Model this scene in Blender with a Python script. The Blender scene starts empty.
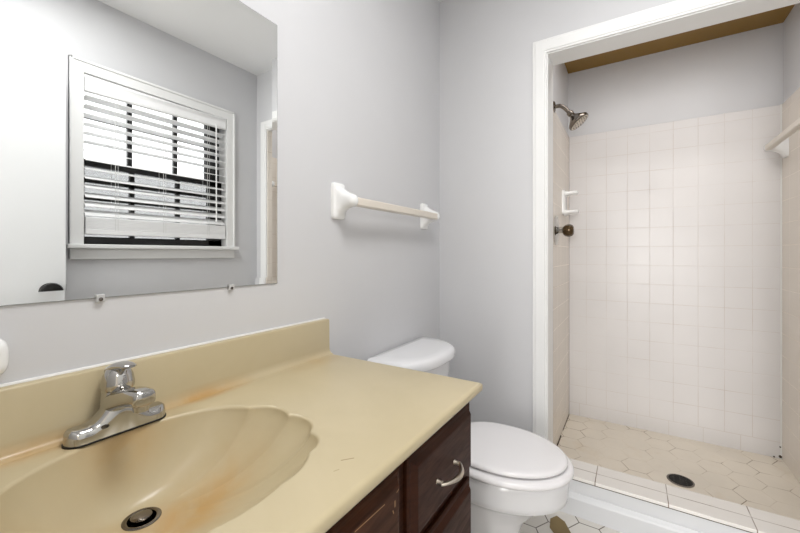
import bpy, bmesh, math, random
from mathutils import Vector, Matrix

random.seed(4)
scene = bpy.context.scene
C = scene.collection
PI = math.pi

# ------------------------------------------------------------------ camera
TH = 0.5618
CAMZ = 1.1192
cam_d = bpy.data.cameras.new('camera')
cam_d.sensor_fit = 'HORIZONTAL'
cam_d.sensor_width = 36.0
cam_d.lens = 368.67 * 36.0 / 800.0
cam_d.shift_y = -(266.5 - 253.58) / 800.0
cam_d.clip_start = 0.02
cam = bpy.data.objects.new('camera', cam_d)
C.objects.link(cam)
cam.location = (0, 0, CAMZ)
cam.rotation_euler = (PI / 2, 0, TH - PI / 2)
scene.camera = cam

# ------------------------------------------------------------------ world, lights, exposure
w = bpy.data.worlds.new('sky')
scene.world = w
w.use_nodes = True
bg = w.node_tree.nodes['Background']
bg.inputs['Color'].default_value = (0.98, 0.99, 1.0, 1)
bg.inputs['Strength'].default_value = 2.0

vs = scene.view_settings
vs.view_transform = 'Standard'
vs.look = 'None'
vs.gamma = 1.0
vs.use_curve_mapping = False
vs.exposure = 0.45


def area(name, loc, target, power, size, size_y=None, color=(1, 1, 1), shape='RECTANGLE', spread=180):
    d = bpy.data.lights.new(name, 'AREA')
    d.energy = power
    d.color = color
    d.shape = shape
    d.size = size
    if size_y:
        d.size_y = size_y
    d.spread = math.radians(spread)
    o = bpy.data.objects.new(name, d)
    C.objects.link(o)
    o.location = loc
    v = Vector(target) - Vector(loc)
    o.rotation_euler = v.to_track_quat('-Z', 'Y').to_euler()
    return o


# the photographer's flash, held just over the camera
area('camera_flash', (-0.02, 0.10, 1.36), (2.7, -0.12, 1.05), 0.9, 0.16, shape='DISK')
# the ceiling lamp of the bathroom (surface mounted disc)
area('ceiling_lamp', (0.52, 0.0, 2.42), (0.52, 0.0, 0), 11.6, 0.52, color=(1.0, 0.995, 0.985), shape='DISK')
# added fill light below the shower ceiling, unseen behind the header of the opening
area('shower_fill', (2.00, -0.14, 2.32), (2.00, -0.14, 0), 2.3, 0.22, 0.80, color=(1.0, 0.985, 0.975)).rotation_euler = (0, 0, 0)
# added frontal fill light in the unseen hall, shining in through the open door
area('hall_fill', (-3.85, -0.12, 1.12), (2.7, -0.12, 1.12), 100.0, 1.7, 2.0, color=(1.0, 1.0, 1.0))


# ------------------------------------------------------------------ material helpers
def srgb(r, g, b):
    f = lambda c: (c / 12.92 if c <= 0.04045 else ((c + 0.055) / 1.055) ** 2.4)
    return (f(r / 255), f(g / 255), f(b / 255), 1)


class NT:
    """tiny node-graph helper"""
    def __init__(self, name):
        self.m = bpy.data.materials.new(name)
        self.m.use_nodes = True
        self.t = self.m.node_tree
        self.b = self.t.nodes['Principled BSDF']

    def n(self, kind, **kw):
        nd = self.t.nodes.new(kind)
        for k, v in kw.items():
            setattr(nd, k, v)
        return nd

    def link(self, a, b):
        self.t.links.new(a, b)

    def set(self, sock, v):
        if hasattr(v, 'is_output') or isinstance(v, bpy.types.NodeSocket):
            self.link(v, sock)
        else:
            sock.default_value = v

    def math(self, op, a, b=None, c=None, clamp=False):
        nd = self.n('ShaderNodeMath', operation=op, use_clamp=clamp)
        self.set(nd.inputs[0], a)
        if b is not None:
            self.set(nd.inputs[1], b)
        if c is not None:
            self.set(nd.inputs[2], c)
        return nd.outputs[0]

    def obj(self):
        return self.n('ShaderNodeTexCoord').outputs['Object']

    def sep(self, v):
        s = self.n('ShaderNodeSeparateXYZ')
        self.link(v, s.inputs[0])
        return s.outputs[0], s.outputs[1], s.outputs[2]

    def comb(self, x, y, z=0.0):
        s = self.n('ShaderNodeCombineXYZ')
        self.set(s.inputs[0], x); self.set(s.inputs[1], y); self.set(s.inputs[2], z)
        return s.outputs[0]

    def noise(self, vec, scale, detail=3.0, rough=0.55, dist=0.0):
        nd = self.n('ShaderNodeTexNoise')
        if vec is not None:
            self.link(vec, nd.inputs['Vector'])
        nd.inputs['Scale'].default_value = scale
        nd.inputs['Detail'].default_value = detail
        nd.inputs['Roughness'].default_value = rough
        nd.inputs['Distortion'].default_value = dist
        return nd.outputs['Fac']

    def mapr(self, v, a, b, c=0.0, d=1.0, smooth=False):
        nd = self.n('ShaderNodeMapRange', clamp=True)
        if smooth:
            nd.interpolation_type = 'SMOOTHSTEP'
        self.set(nd.inputs[0], v)
        nd.inputs[1].default_value = a; nd.inputs[2].default_value = b
        nd.inputs[3].default_value = c; nd.inputs[4].default_value = d
        return nd.outputs[0]

    def mix(self, f, a, b):
        nd = self.n('ShaderNodeMix', data_type='RGBA')
        self.set(nd.inputs[0], f)
        self.set(nd.inputs[6], a)
        self.set(nd.inputs[7], b)
        return nd.outputs[2]

    def bump(self, h, strength=0.1, dist=0.001):
        nd = self.n('ShaderNodeBump')
        nd.inputs['Strength'].default_value = strength
        nd.inputs['Distance'].default_value = dist
        self.link(h, nd.inputs['Height'])
        self.link(nd.outputs[0], self.b.inputs['Normal'])

    def done(self, color=None, rough=None, metal=None, spec=None, coat=None):
        for k, v in (('Base Color', color), ('Roughness', rough), ('Metallic', metal),
                     ('Specular IOR Level', spec), ('Coat Weight', coat)):
            if v is not None:
                self.set(self.b.inputs[k], v)
        return self.m


def paint(name, col, rough=0.5, var=0.03, bump=0.06, scale=60):
    t = NT(name)
    o = t.obj()
    f = t.noise(o, 2.2, 3)
    dark = tuple(c * (1 - var) for c in col[:3]) + (1,)
    c = t.mix(t.mapr(f, 0.35, 0.65), col, dark)
    if bump:
        t.bump(t.noise(o, scale, 2), bump, 0.002)
    return t.done(c, rough)


def plain(name, col, rough=0.3, metal=0.0, spec=0.5, var=0.04):
    t = NT(name)
    f = t.noise(t.obj(), 9, 2)
    dark = tuple(c * (1 - var) for c in col[:3]) + (1,)
    return t.done(t.mix(f, col, dark), rough, metal, spec)


def grid_tile(name, axes, size, off, col, grout, gw=0.0011, rough=0.25, zlow=None, zoff=0.0, low_w=0.1605, low_off=0.136):
    """square wall tile; rows along axes[1]; below zlow one course of longer tiles"""
    t = NT(name)
    o = t.obj()
    ax = t.sep(o)
    a, b = ax[axes[0]], ax[axes[1]]

    def edge(v, s, of):
        q = t.math('SUBTRACT', v, of)
        q = t.math('DIVIDE', q, s)
        fr = t.math('FRACT', q)
        d = t.math('MINIMUM', fr, t.math('SUBTRACT', 1.0, fr))
        return t.math('MULTIPLY', d, s)
    ea = edge(a, size, off)
    eb = edge(b, size, zoff)
    if zlow is not None:
        low = t.math('LESS_THAN', b, zlow)
        ea2 = edge(a, low_w, low_off)
        ea = t.math('ADD', t.math('MULTIPLY', ea2, low), t.math('MULTIPLY', ea, t.math('SUBTRACT', 1.0, low)))
        far = t.math('ABSOLUTE', t.math('SUBTRACT', b, zlow))
        eb = t.math('ADD', t.math('MULTIPLY', far, low), t.math('MULTIPLY', eb, t.math('SUBTRACT', 1.0, low)))
    e = t.math('MINIMUM', ea, eb)
    line = t.mapr(e, gw * 0.6, gw * 1.5, 1.0, 0.0)
    wear = t.mapr(t.noise(o, 3.5, 4, 0.7), 0.40, 0.68, 0.22, 1.0)
    if zlow is not None:
        nearlow = t.mapr(b, zlow + 0.02, zlow + 0.25, 0.75, 0.0)
        wear = t.math('MAXIMUM', wear, t.math('MULTIPLY', nearlow, t.mapr(t.noise(o, 6.0, 3), 0.35, 0.55, 0.3, 1.0)))
    f = t.math('MULTIPLY', line, wear)
    tone = t.noise(o, 1.7, 3)
    c2 = tuple(x * 0.93 for x in col[:3]) + (1,)
    base = t.mix(t.mapr(tone, 0.3, 0.7), col, c2)
    c = t.mix(f, base, grout)
    t.bump(t.math('ADD', t.mapr(e, 0.0, gw * 2.2), t.math('MULTIPLY', t.noise(o, 7, 1), 0.55)), 0.5, 0.0009)
    return t.done(c, t.mapr(line, 0, 1, rough, 0.7), spec=0.25)


def hex_tile(name, side, off, col, grout, gw=0.0016, fade=(0.35, 0.62, 0.15, 1.0), dirt=None, rough=0.28):
    """hexagonal floor tile with edges parallel to y (flat to flat along x)"""
    t = NT(name)
    o = t.obj()
    x, y, z = t.sep(o)
    fx = side * math.sqrt(3)
    x = t.math('DIVIDE', t.math('SUBTRACT', x, off[0]), fx)
    y = t.math('DIVIDE', t.math('SUBTRACT', y, off[1]), fx)
    R3 = math.sqrt(3)

    def cell(px, py, sx, sy):
        qx = t.math('SUBTRACT', t.math('FLOORED_MODULO', t.math('ADD', px, sx), 1.0), 0.5)
        qy = t.math('SUBTRACT', t.math('FLOORED_MODULO', t.math('ADD', py, sy), R3), R3 / 2)
        return qx, qy
    ax_, ay_ = cell(x, y, 0.0, 0.0)
    bx_, by_ = cell(x, y, -0.5, -R3 / 2)
    la = t.math('ADD', t.math('MULTIPLY', ax_, ax_), t.math('MULTIPLY', ay_, ay_))
    lb = t.math('ADD', t.math('MULTIPLY', bx_, bx_), t.math('MULTIPLY', by_, by_))
    pick = t.math('LESS_THAN', la, lb)
    inv = t.math('SUBTRACT', 1.0, pick)
    gx = t.math('ABSOLUTE', t.math('ADD', t.math('MULTIPLY', ax_, pick), t.math('MULTIPLY', bx_, inv)))
    gy = t.math('ABSOLUTE', t.math('ADD', t.math('MULTIPLY', ay_, pick), t.math('MULTIPLY', by_, inv)))
    d = t.math('MAXIMUM', gx, t.math('ADD', t.math('MULTIPLY', gx, 0.5), t.math('MULTIPLY', gy, R3 / 2)))
    e = t.math('MULTIPLY', t.math('SUBTRACT', 0.5, d), fx)
    line = t.mapr(e, gw * 0.6, gw * 1.6, 1.0, 0.0)
    wear = t.mapr(t.noise(o, 4.2, 4, 0.65), *fade)
    tone = t.noise(o, 3.0, 4, 0.6)
    c2 = tuple(v * 0.88 for v in col[:3]) + (1,)
    base = t.mix(t.mapr(tone, 0.3, 0.7), col, c2)
    if dirt:
        base = t.mix(t.mapr(t.noise(o, 5.5, 5, 0.7), 0.55, 0.8, 0.0, 0.6), base, dirt)
    c = t.mix(t.math('MULTIPLY', line, wear), base, grout)
    t.bump(t.mapr(e, 0.0, gw * 2.4), 0.4, 0.001)
    return t.done(c, t.mapr(line, 0, 1, rough, 0.75))


M = {}
M['wall'] = paint('grey_wall_paint', srgb(212, 212, 214), 0.55, 0.03, 0.05, 90)
M['wall_gloss'] = paint('grey_gloss_paint', srgb(214, 214, 216), 0.32, 0.03, 0.25, 9)
M['ceiling'] = paint('white_ceiling_paint', srgb(243, 243, 243), 0.7, 0.02, 0.05, 120)
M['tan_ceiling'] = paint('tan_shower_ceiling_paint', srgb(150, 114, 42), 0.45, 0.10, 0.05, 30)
M['curb'] = paint('grey_white_curb_paint', srgb(218, 219, 221), 0.4, 0.02, 0.03, 40)
M['trim'] = paint('white_trim_paint', srgb(238, 238, 237), 0.35, 0.02, 0.03, 40)
M['door'] = paint('white_door_paint', srgb(216, 217, 218), 0.35, 0.015, 0.02, 30)
M['hall'] = paint('hall_paint', srgb(214, 210, 203), 0.6)
M['porcelain'] = plain('white_porcelain', srgb(238, 238, 240), 0.10, 0.0, 0.6, 0.01)
M['seat'] = plain('white_toilet_seat', srgb(240, 238, 239), 0.16, 0.0, 0.5, 0.015)
M['ceramic'] = plain('white_ceramic', srgb(243, 243, 242), 0.12, 0.0, 0.55, 0.01)
M['bar'] = plain('cream_plastic_bar', srgb(226, 218, 206), 0.3, 0.0, 0.5, 0.03)
M['chrome'] = plain('chrome', srgb(190, 188, 184), 0.06, 1.0, 0.5, 0.05)
M['dark_chrome'] = plain('tarnished_chrome', srgb(135, 128, 120), 0.16, 1.0, 0.5, 0.25)
M['nickel'] = plain('brushed_nickel', srgb(205, 196, 182), 0.32, 1.0, 0.5, 0.05)
M['amber'] = plain('brown_acrylic_knob', srgb(96, 76, 50), 0.12, 0.6, 0.6, 0.35)
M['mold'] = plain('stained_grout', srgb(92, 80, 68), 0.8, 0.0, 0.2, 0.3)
M['black'] = plain('black_rubber', srgb(18, 18, 18), 0.5)
M['knob'] = plain('oil_rubbed_bronze', srgb(30, 28, 27), 0.3, 0.6)
M['hole'] = plain('dark_hole', srgb(20, 18, 15), 0.6)
M['red'] = plain('red_enamel', srgb(150, 20, 24), 0.3)
M['blind'] = plain('white_faux_wood', srgb(246, 246, 246), 0.4, 0.0, 0.4, 0.02)
M['cord'] = plain('white_cord', srgb(228, 228, 226), 0.7)
M['sash'] = plain('dark_bronze_sash', srgb(34, 33, 34), 0.45)
M['caulk'] = plain('white_caulk', srgb(236, 235, 232), 0.45)
M['curb_tile'] = None
M['plate'] = plain('white_plastic', srgb(246, 246, 245), 0.25)
M['clip'] = plain('clear_plastic_clip', srgb(196, 196, 195), 0.2, 0.0, 0.6)
M['subfloor'] = plain('brown_subfloor', srgb(150, 130, 92), 0.8, 0.0, 0.3, 0.4)

# mirror glass
t = NT('mirror_silver')
M['mirror'] = t.done((0.90, 0.915, 0.91, 1), 0.0, 1.0)
M['mirror_edge'] = plain('mirror_edge', srgb(120, 124, 122), 0.2, 0.6)

# window pane
t = NT('window_pane_glass')
tr = t.n('ShaderNodeBsdfTransparent')
gl = t.n('ShaderNodeBsdfGlossy'); gl.inputs['Roughness'].default_value = 0.0
fr = t.n('ShaderNodeFresnel'); fr.inputs['IOR'].default_value = 1.45
mx = t.n('ShaderNodeMixShader')
t.link(fr.outputs[0], mx.inputs[0]); t.link(tr.outputs[0], mx.inputs[1]); t.link(gl.outputs[0], mx.inputs[2])
t.link(mx.outputs[0], t.t.nodes['Material Output'].inputs[0])
M['glass'] = t.m
# insect screen over the lower sash: fine grey mesh, part of the light passes
t = NT('insect_screen_mesh')
tr = t.n('ShaderNodeBsdfTransparent')
df = t.n('ShaderNodeBsdfDiffuse'); df.inputs['Color'].default_value = srgb(150, 152, 154)
mx = t.n('ShaderNodeMixShader'); mx.inputs[0].default_value = 0.5
t.link(tr.outputs[0], mx.inputs[1]); t.link(df.outputs[0], mx.inputs[2])
t.link(mx.outputs[0], t.t.nodes['Material Output'].inputs[0])
M['screen'] = t.m

GR = srgb(186, 174, 160)
TS = 0.1157
ZT = 1.1628
M['tile_back'] = grid_tile('square_tile_back', (1, 2), TS, 0.0245, srgb(232, 229, 228), srgb(205, 195, 187), zlow=ZT - 9 * TS, zoff=ZT)
M['tile_side'] = grid_tile('square_tile_side', (0, 2), TS, 2.717, srgb(240, 232, 222), srgb(196, 182, 164), zlow=ZT - 9 * TS, zoff=ZT, low_off=2.717)
M['hex_room'] = hex_tile('hex_floor_tile', 0.073, (1.632, 0.150), srgb(228, 224, 217), srgb(92, 82, 70), 0.0017, (0.2, 0.4, 0.75, 1.0))
M['hex_shower'] = hex_tile('hex_shower_tile', 0.073, (2.555, -0.352), srgb(243, 234, 219), srgb(146, 126, 100), 0.0015, (0.46, 0.66, 0.05, 1.0), dirt=srgb(224, 209, 184))

# curb tile: joints every 0.249 along y and one joint along x
t = NT('curb_tile_glaze')
o = t.obj()
x, y, z = t.sep(o)
q = t.math('DIVIDE', t.math('SUBTRACT', y, 0.131), 0.249)
fq = t.math('FRACT', q)
ey = t.math('MULTIPLY', t.math('MINIMUM', fq, t.math('SUBTRACT', 1.0, fq)), 0.249)
ex = t.math('ABSOLUTE', t.math('SUBTRACT', x, 1.812))
e = t.math('MINIMUM', ey, t.math('MULTIPLY', ex, 1.0))
f = t.math('MULTIPLY', t.mapr(e, 0.0010, 0.0022, 1, 0), t.mapr(t.noise(o, 9, 3), 0.3, 0.6, 0.35, 1.0))
t.bump(t.mapr(e, 0.0, 0.004), 0.4, 0.001)
M['curb_tile'] = t.done(t.mix(f, srgb(236, 232, 227), srgb(120, 98, 80)), 0.2)


def seg_mask(t, x, y, p, q, wd):
    """1 on a thin stroke from p to q"""
    dx, dy = q[0] - p[0], q[1] - p[1]
    L2 = dx * dx + dy * dy
    ux = t.math('SUBTRACT', x, p[0]); uy = t.math('SUBTRACT', y, p[1])
    k = t.math('DIVIDE', t.math('ADD', t.math('MULTIPLY', ux, dx), t.math('MULTIPLY', uy, dy)), L2, clamp=True)
    ex = t.math('SUBTRACT', ux, t.math('MULTIPLY', k, dx)); ey = t.math('SUBTRACT', uy, t.math('MULTIPLY', k, dy))
    d = t.math('SQRT', t.math('ADD', t.math('MULTIPLY', ex, ex), t.math('MULTIPLY', ey, ey)))
    return t.mapr(d, wd * 0.4, wd, 1.0, 0.0)


def blob(t, x, y, c, r):
    ux = t.math('DIVIDE', t.math('SUBTRACT', x, c[0]), r[0])
    uy = t.math('DIVIDE', t.math('SUBTRACT', y, c[1]), r[1])
    d = t.math('SQRT', t.math('ADD', t.math('MULTIPLY', ux, ux), t.math('MULTIPLY', uy, uy)))
    return t.mapr(d, 0.0, 1.0, 1.0, 0.0, True)


# cultured marble with rust stains (object space = world offset from the top's root)
TOPR = (0.38, 0.588, 0.7719)
t = NT('cream_cultured_marble')
o = t.obj()
x, y, z = t.sep(o)
x = t.math('ADD', x, TOPR[0]); y = t.math('ADD', y, TOPR[1])
n1 = t.noise(o, 3.0, 4, 0.6, 1.2)
n2 = t.noise(o, 14.0, 4, 0.6, 0.6)
base = t.mix(t.mapr(n1, 0.3, 0.7), srgb(198, 184, 152), srgb(190, 176, 143))
st = blob(t, x, y, (0.20, 0.835), (0.16, 0.05))
for c, r, k in (((0.47, 0.825), (0.17, 0.034), 1.0), ((0.30, 0.80), (0.15, 0.05), 0.7),
                ((0.345, 0.645), (0.19, 0.12), 0.95), ((0.22, 0.65), (0.16, 0.11), 0.9), ((0.80, 0.80), (0.16, 0.06), 0.35)):
    st = t.math('MAXIMUM', st, t.math('MULTIPLY', blob(t, x, y, c, r), k))
st = t.math('MULTIPLY', st, t.mapr(n2, 0.25, 0.62, 0.25, 1.0))
st = t.math('MULTIPLY', st, t.mapr(z, 0.026, 0.050, 1.0, 0.0))
base = t.mix(t.math('MULTIPLY', st, 0.72), base, srgb(186, 138, 66))
sc = seg_mask(t, x, y, (0.442, 0.387), (0.457, 0.375), 0.0016)
sc = t.math('MAXIMUM', sc, t.math('MULTIPLY', seg_mask(t, x, y, (0.414, 0.377), (0.421, 0.374), 0.0014), 0.6))
base = t.mix(t.math('MULTIPLY', sc, 0.7), base, srgb(122, 96, 58))
M['marble'] = t.done(base, 0.28, spec=0.4)
M['marble'].name = 'cream_cultured_marble'

# dark stained cabinet wood
CABR = (0.37, 0.60, 0.0)


def wood(name, c1, c2, scratches=()):
    t = NT(name)
    o = t.obj()
    x, y, z = t.sep(o)
    v = t.comb(t.math('MULTIPLY', x, 5), t.math('MULTIPLY', y, 5), t.math('MULTIPLY', z, 32))
    g = t.noise(v, 2.2, 4, 0.6, 0.8)
    c = t.mix(t.mapr(g, 0.3, 0.72), c1, c2)
    sp = t.mapr(t.noise(o, 70, 1), 0.80, 0.86, 0, 0.4)
    c = t.mix(sp, c, srgb(150, 120, 90))
    for p, q, wd in scratches:
        c = t.mix(t.math('MULTIPLY', seg_mask(t, t.math('ADD', x, CABR[0]), z, p, q, wd), 0.8), c, srgb(168, 130, 92))
    t.bump(g, 0.05, 0.001)
    return t.done(c, t.mapr(g, 0.3, 0.7, 0.42, 0.55), spec=0.16)


M['wood'] = wood('dark_stained_wood', srgb(60, 29, 13), srgb(40, 18, 8))
M['wood_door'] = wood('scratched_dark_wood', srgb(70, 37, 15), srgb(44, 22, 9),
                      (((0.404, 0.7290), (0.477, 0.7250), 0.0011), ((0.5125, 0.7250), (0.5205, 0.7265), 0.0013),
                       ((0.507, 0.713), (0.507, 0.705), 0.0022), ((0.501, 0.701), (0.503, 0.696), 0.0016)))


# ------------------------------------------------------------------ geometry helpers
def link(o, parent=None):
    C.objects.link(o)
    if parent is not None:
        o.parent = parent
    return o


def root_world(o):
    v = Vector((0, 0, 0))
    while o is not None:
        v += o.location
        o = o.parent
    return v


def obj(name, bm, m, parent=None, smooth=False, weld=False, autos=None, origin=None):
    """one mesh object; bm is in world coordinates"""
    if weld:
        bmesh.ops.remove_doubles(bm, verts=bm.verts, dist=1e-5)
    bmesh.ops.recalc_face_normals(bm, faces=bm.faces)
    off = root_world(parent) if parent is not None else (Vector(origin) if origin else Vector((0, 0, 0)))
    bmesh.ops.translate(bm, verts=bm.verts, vec=-off)
    me = bpy.data.meshes.new(name)
    if smooth:
        for f in bm.faces:
            f.smooth = True
        ang = math.radians(autos or 40)
        for e in bm.edges:
            if len(e.link_faces) == 2 and e.calc_face_angle(0) > ang:
                e.smooth = False
    bm.to_mesh(me)
    bm.free()
    me.materials.append(M[m] if isinstance(m, str) else m)
    o = bpy.data.objects.new(name, me)
    link(o, parent)
    if parent is None and origin:
        o.location = origin
    return o


def empty(name, loc, label, cat, group=None):
    o = bpy.data.objects.new(name, None)
    o.empty_display_size = 0.05
    C.objects.link(o)
    o.location = loc
    o['label'] = label
    o['category'] = cat
    if group:
        o['group'] = group
    return o


def struct(o):
    o['kind'] = 'structure'
    return o


def add_box(bm, a, b, bev=0.0, seg=2):
    x0, y0, z0 = (min(a[i], b[i]) for i in range(3))
    x1, y1, z1 = (max(a[i], b[i]) for i in range(3))
    vs_ = [bm.verts.new(p) for p in ((x0, y0, z0), (x1, y0, z0), (x1, y1, z0), (x0, y1, z0),
                                     (x0, y0, z1), (x1, y0, z1), (x1, y1, z1), (x0, y1, z1))]
    fs = [bm.faces.new([vs_[i] for i in q]) for q in
          ((0, 3, 2, 1), (4, 5, 6, 7), (0, 1, 5, 4), (1, 2, 6, 5), (2, 3, 7, 6), (3, 0, 4, 7))]
    if bev > 0:
        es = list({e for f in fs for e in f.edges})
        bmesh.ops.bevel(bm, geom=es, offset=bev, segments=seg, profile=0.5, affect='EDGES')
    return bm


def box(a, b, bev=0.0, seg=2):
    return add_box(bmesh.new(), a, b, bev, seg)


def add_loft(bm, rings, close=True, cap0=True, cap1=True):
    """rings: lists of points with equal counts"""
    R = [[bm.verts.new(p) for p in r] for r in rings]
    n = len(R[0])
    for a, b in zip(R[:-1], R[1:]):
        for i in range(n if close else n - 1):
            j = (i + 1) % n
            bm.faces.new((a[i], a[j], b[j], b[i]))
    if cap0:
        bm.faces.new(list(reversed(R[0])))
    if cap1:
        bm.faces.new(R[-1])
    return R


def frame(d):
    d = Vector(d).normalized()
    u = d.cross(Vector((0, 0, 1)))
    if u.length < 1e-4:
        u = Vector((1, 0, 0))
    u.normalize()
    return d, u, d.cross(u).normalized()


def add_lathe(bm, p, axis, prof, n=32, cap0=True, cap1=True):
    """prof: (distance along axis, radius)"""
    d, u, v = frame(axis)
    p = Vector(p)
    rings = []
    for h, r in prof:
        rings.append([p + d * h + (u * math.cos(2 * PI * i / n) + v * math.sin(2 * PI * i / n)) * max(r, 1e-5) for i in range(n)])
    return add_loft(bm, rings, True, cap0, cap1)


def add_tube(bm, pts, r, n=12, caps=True, flat=None):
    """tube along points; r number or list; flat=(a,b) scale of the two cross axes"""
    pts = [Vector(p) for p in pts]
    rr = r if isinstance(r, (list, tuple)) else [r] * len(pts)
    rings = []
    pu = None
    for i, p in enumerate(pts):
        a = pts[max(0, i - 1)]; b = pts[min(len(pts) - 1, i + 1)]
        d = (b - a).normalized()
        if pu is None:
            _, u, v = frame(d)
        else:
            u = (pu - d * pu.dot(d)).normalized()
            v = d.cross(u)
        pu = u
        fa, fb = flat if flat else (1, 1)
        rings.append([p + (u * math.cos(2 * PI * k / n) * fa + v * math.sin(2 * PI * k / n) * fb) * rr[i] for k in range(n)])
    return add_loft(bm, rings, True, caps, caps)


def spline(pts, n=8):
    """Catmull-Rom through pts"""
    P = [Vector(p) for p in pts]
    P = [P[0] * 2 - P[1]] + P + [P[-1] * 2 - P[-2]]
    out = []
    for i in range(1, len(P) - 2):
        for k in range(n):
            s = k / n
            a, b, c, d = P[i - 1], P[i], P[i + 1], P[i + 2]
            out.append(0.5 * ((2 * b) + (c - a) * s + (2 * a - 5 * b + 4 * c - d) * s * s + (3 * b - 3 * c + d - a) * s ** 3))
    out.append(P[-2])
    return out




# ------------------------------------------------------------------ room dimensions
D = 0.856       # mirror wall
W = -0.655      # window wall
E = 1.750       # end wall with the shower opening
F = -0.150      # wall with the entry door
HC = 2.44
SX = 2.717      # shower back wall
SYL, SYR = 0.359, -0.668
SZ = 0.037
SC = 2.339      # shower ceiling
T = 0.11        # wall thickness

# floor, ceilings
struct(obj('floor', box((-4.1, W - 0.3, -0.10), (E + 0.06, D + 0.3, 0)), 'hex_room'))
struct(obj('ceiling', box((F - T, W - T, HC), (E + T, D + T, HC + 0.08)), 'ceiling'))
# walls
struct(obj('wall_left', box((F - T, D, -0.05), (E + 0.12, D + T, HC)), 'wall'))
bm = bmesh.new()
WX0, WX1, WZ0, WZ1 = 0.722, 1.506, 1.165, 2.040
for a, b in (((F - T, W - T, -0.05), (WX0, W, HC)), ((WX1, W - T, -0.05), (E + 0.12, W, HC)),
             ((WX0, W - T, -0.05), (WX1, W, WZ0)), ((WX0, W - T, WZ1), (WX1, W, HC))):
    add_box(bm, a, b)
struct(obj('wall_right', bm, 'wall'))
OYL, OYR, OZ = 0.322, -0.535, 2.016     # shower opening
bm = bmesh.new()
add_box(bm, (E, OYL, -0.05), (E + 0.12, D, HC))
add_box(bm, (E, W, -0.05), (E + 0.12, OYR, HC))
add_box(bm, (E, OYR, OZ), (E + 0.12, OYL, HC))
struct(obj('wall_back', bm, 'wall'))
DY0, DY1, DZ = -0.610, 0.160, 2.045     # entry door opening
bm = bmesh.new()
add_box(bm, (F - T, DY1, -0.05), (F, D, HC))
add_box(bm, (F - T, W, -0.05), (F, DY0, HC))
add_box(bm, (F - T, DY0, DZ), (F, DY1, HC))
struct(obj('wall_front', bm, 'wall'))
# hall outside the entry door
bm = bmesh.new()
add_box(bm, (-4.1, W - 0.3, -0.05), (-4.0, D + 0.3, HC))
add_box(bm, (-4.0, W - 0.3, -0.05), (F - T, W - 0.2, HC))
add_box(bm, (-4.0, D + 0.2, -0.05), (F - T, D + 0.3, HC))
struct(obj('wall_hall', bm, 'hall'))
struct(obj('ceiling_hall', box((-4.1, W - 0.3, HC), (F - T, D + 0.3, HC + 0.08)), 'ceiling'))

# shower stall shell
struct(obj('wall_shower_back', box((SX + 0.008, SYR - T, -0.02), (SX + T, SYL + T, SC)), 'wall_gloss'))
struct(obj('wall_shower_left', box((E + 0.12, SYL + 0.008, -0.02), (SX + 0.008, SYL + T, SC)), 'wall_gloss'))
struct(obj('wall_shower_right', box((E + 0.12, SYR - 0.008, -0.02), (SX + 0.008, SYR - T, SC)), 'wall_gloss'))
TT = 1.905
struct(obj('wall_tile_back', box((SX, SYR, SZ - 0.02), (SX + 0.008, SYL, TT), 0.0025), 'tile_back'))
struct(obj('wall_tile_left', box((E + 0.12, SYL, SZ - 0.02), (SX, SYL + 0.008, TT), 0.0025), 'tile_side'))
struct(obj('wall_tile_right', box((E + 0.12, SYR, SZ - 0.02), (SX, SYR - 0.008, TT), 0.0025), 'tile_side'))
struct(obj('shower_floor', box((E + 0.10, SYR - 0.03, -0.06), (SX + 0.03, SYL + 0.03, SZ)), 'hex_shower'))
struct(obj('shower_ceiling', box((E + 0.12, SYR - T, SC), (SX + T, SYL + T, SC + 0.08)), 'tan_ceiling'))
struct(obj('wall_tile_return', box((E, OYR + 0.006, SZ), (E + 0.1205, OYR - 0.004, OZ - 0.005), 0.001), 'tile_side'))
# caulk bead down the inside corner
bm = bmesh.new()
add_tube(bm, [(SX - 0.001, SYR + 0.001, SZ), (SX - 0.001, SYR + 0.001, TT)], 0.006, 8)
struct(obj('trim_5', bm, 'caulk', smooth=True))

# darkened joint along the left edge of the shower floor and in the right back corner
bm = bmesh.new()
add_tube(bm, [(1.90, SYL - 0.001, SZ + 0.001), (2.36, SYL - 0.001, SZ + 0.001)], 0.0045, 8)
add_tube(bm, [(2.44, SYL - 0.001, SZ + 0.001), (2.70, SYL - 0.001, SZ + 0.001)], 0.0022, 8)
for x, y, z, r in ((SX - 0.004, SYR + 0.006, SZ + 0.012, 0.007), (SX - 0.003, SYR + 0.006, SZ + 0.062, 0.004), (SX - 0.003, SYR + 0.030, SZ + 0.004, 0.004)):
    add_lathe(bm, (x, y, z - r), (0, 0, 1), [(0, 0.2 * r), (0.4 * r, 0.8 * r), (r, r), (1.6 * r, 0.8 * r), (2 * r, 0.2 * r)], 10)
struct(obj('trim_8', bm, 'mold', smooth=True))

# casing around the shower opening
CO = 0.383
CZ = 2.078
bm = bmesh.new()




def add_casing_leg(bm, y_in, y_out, z0, z1):
    """vertical casing board with a stepped outer edge"""
    s = 1 if y_out > y_in else -1
    add_box(bm, (E - 0.012, y_in, z0), (E, y_out, z1), 0.002)
    add_box(bm, (E - 0.017, y_in + s * 0.008, z0), (E - 0.002, y_out - s * 0.012, z1 - 0.012 if z1 > 2 else z1), 0.003)


add_casing_leg(bm, OYL, CO, 0.0, CZ)
struct(obj('trim_1', bm, 'trim'))
bm = bmesh.new()
add_casing_leg(bm, OYR, OYR - 0.061, 0.0, CZ)
struct(obj('trim_2', bm, 'trim'))
bm = bmesh.new()
add_box(bm, (E - 0.0125, OYR, OZ), (E, OYL, CZ), 0.002)
add_box(bm, (E - 0.0172, OYR, OZ + 0.008), (E - 0.002, OYL + 0.03, CZ - 0.0125), 0.003)
struct(obj('trim_3', bm, 'trim'))
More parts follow.
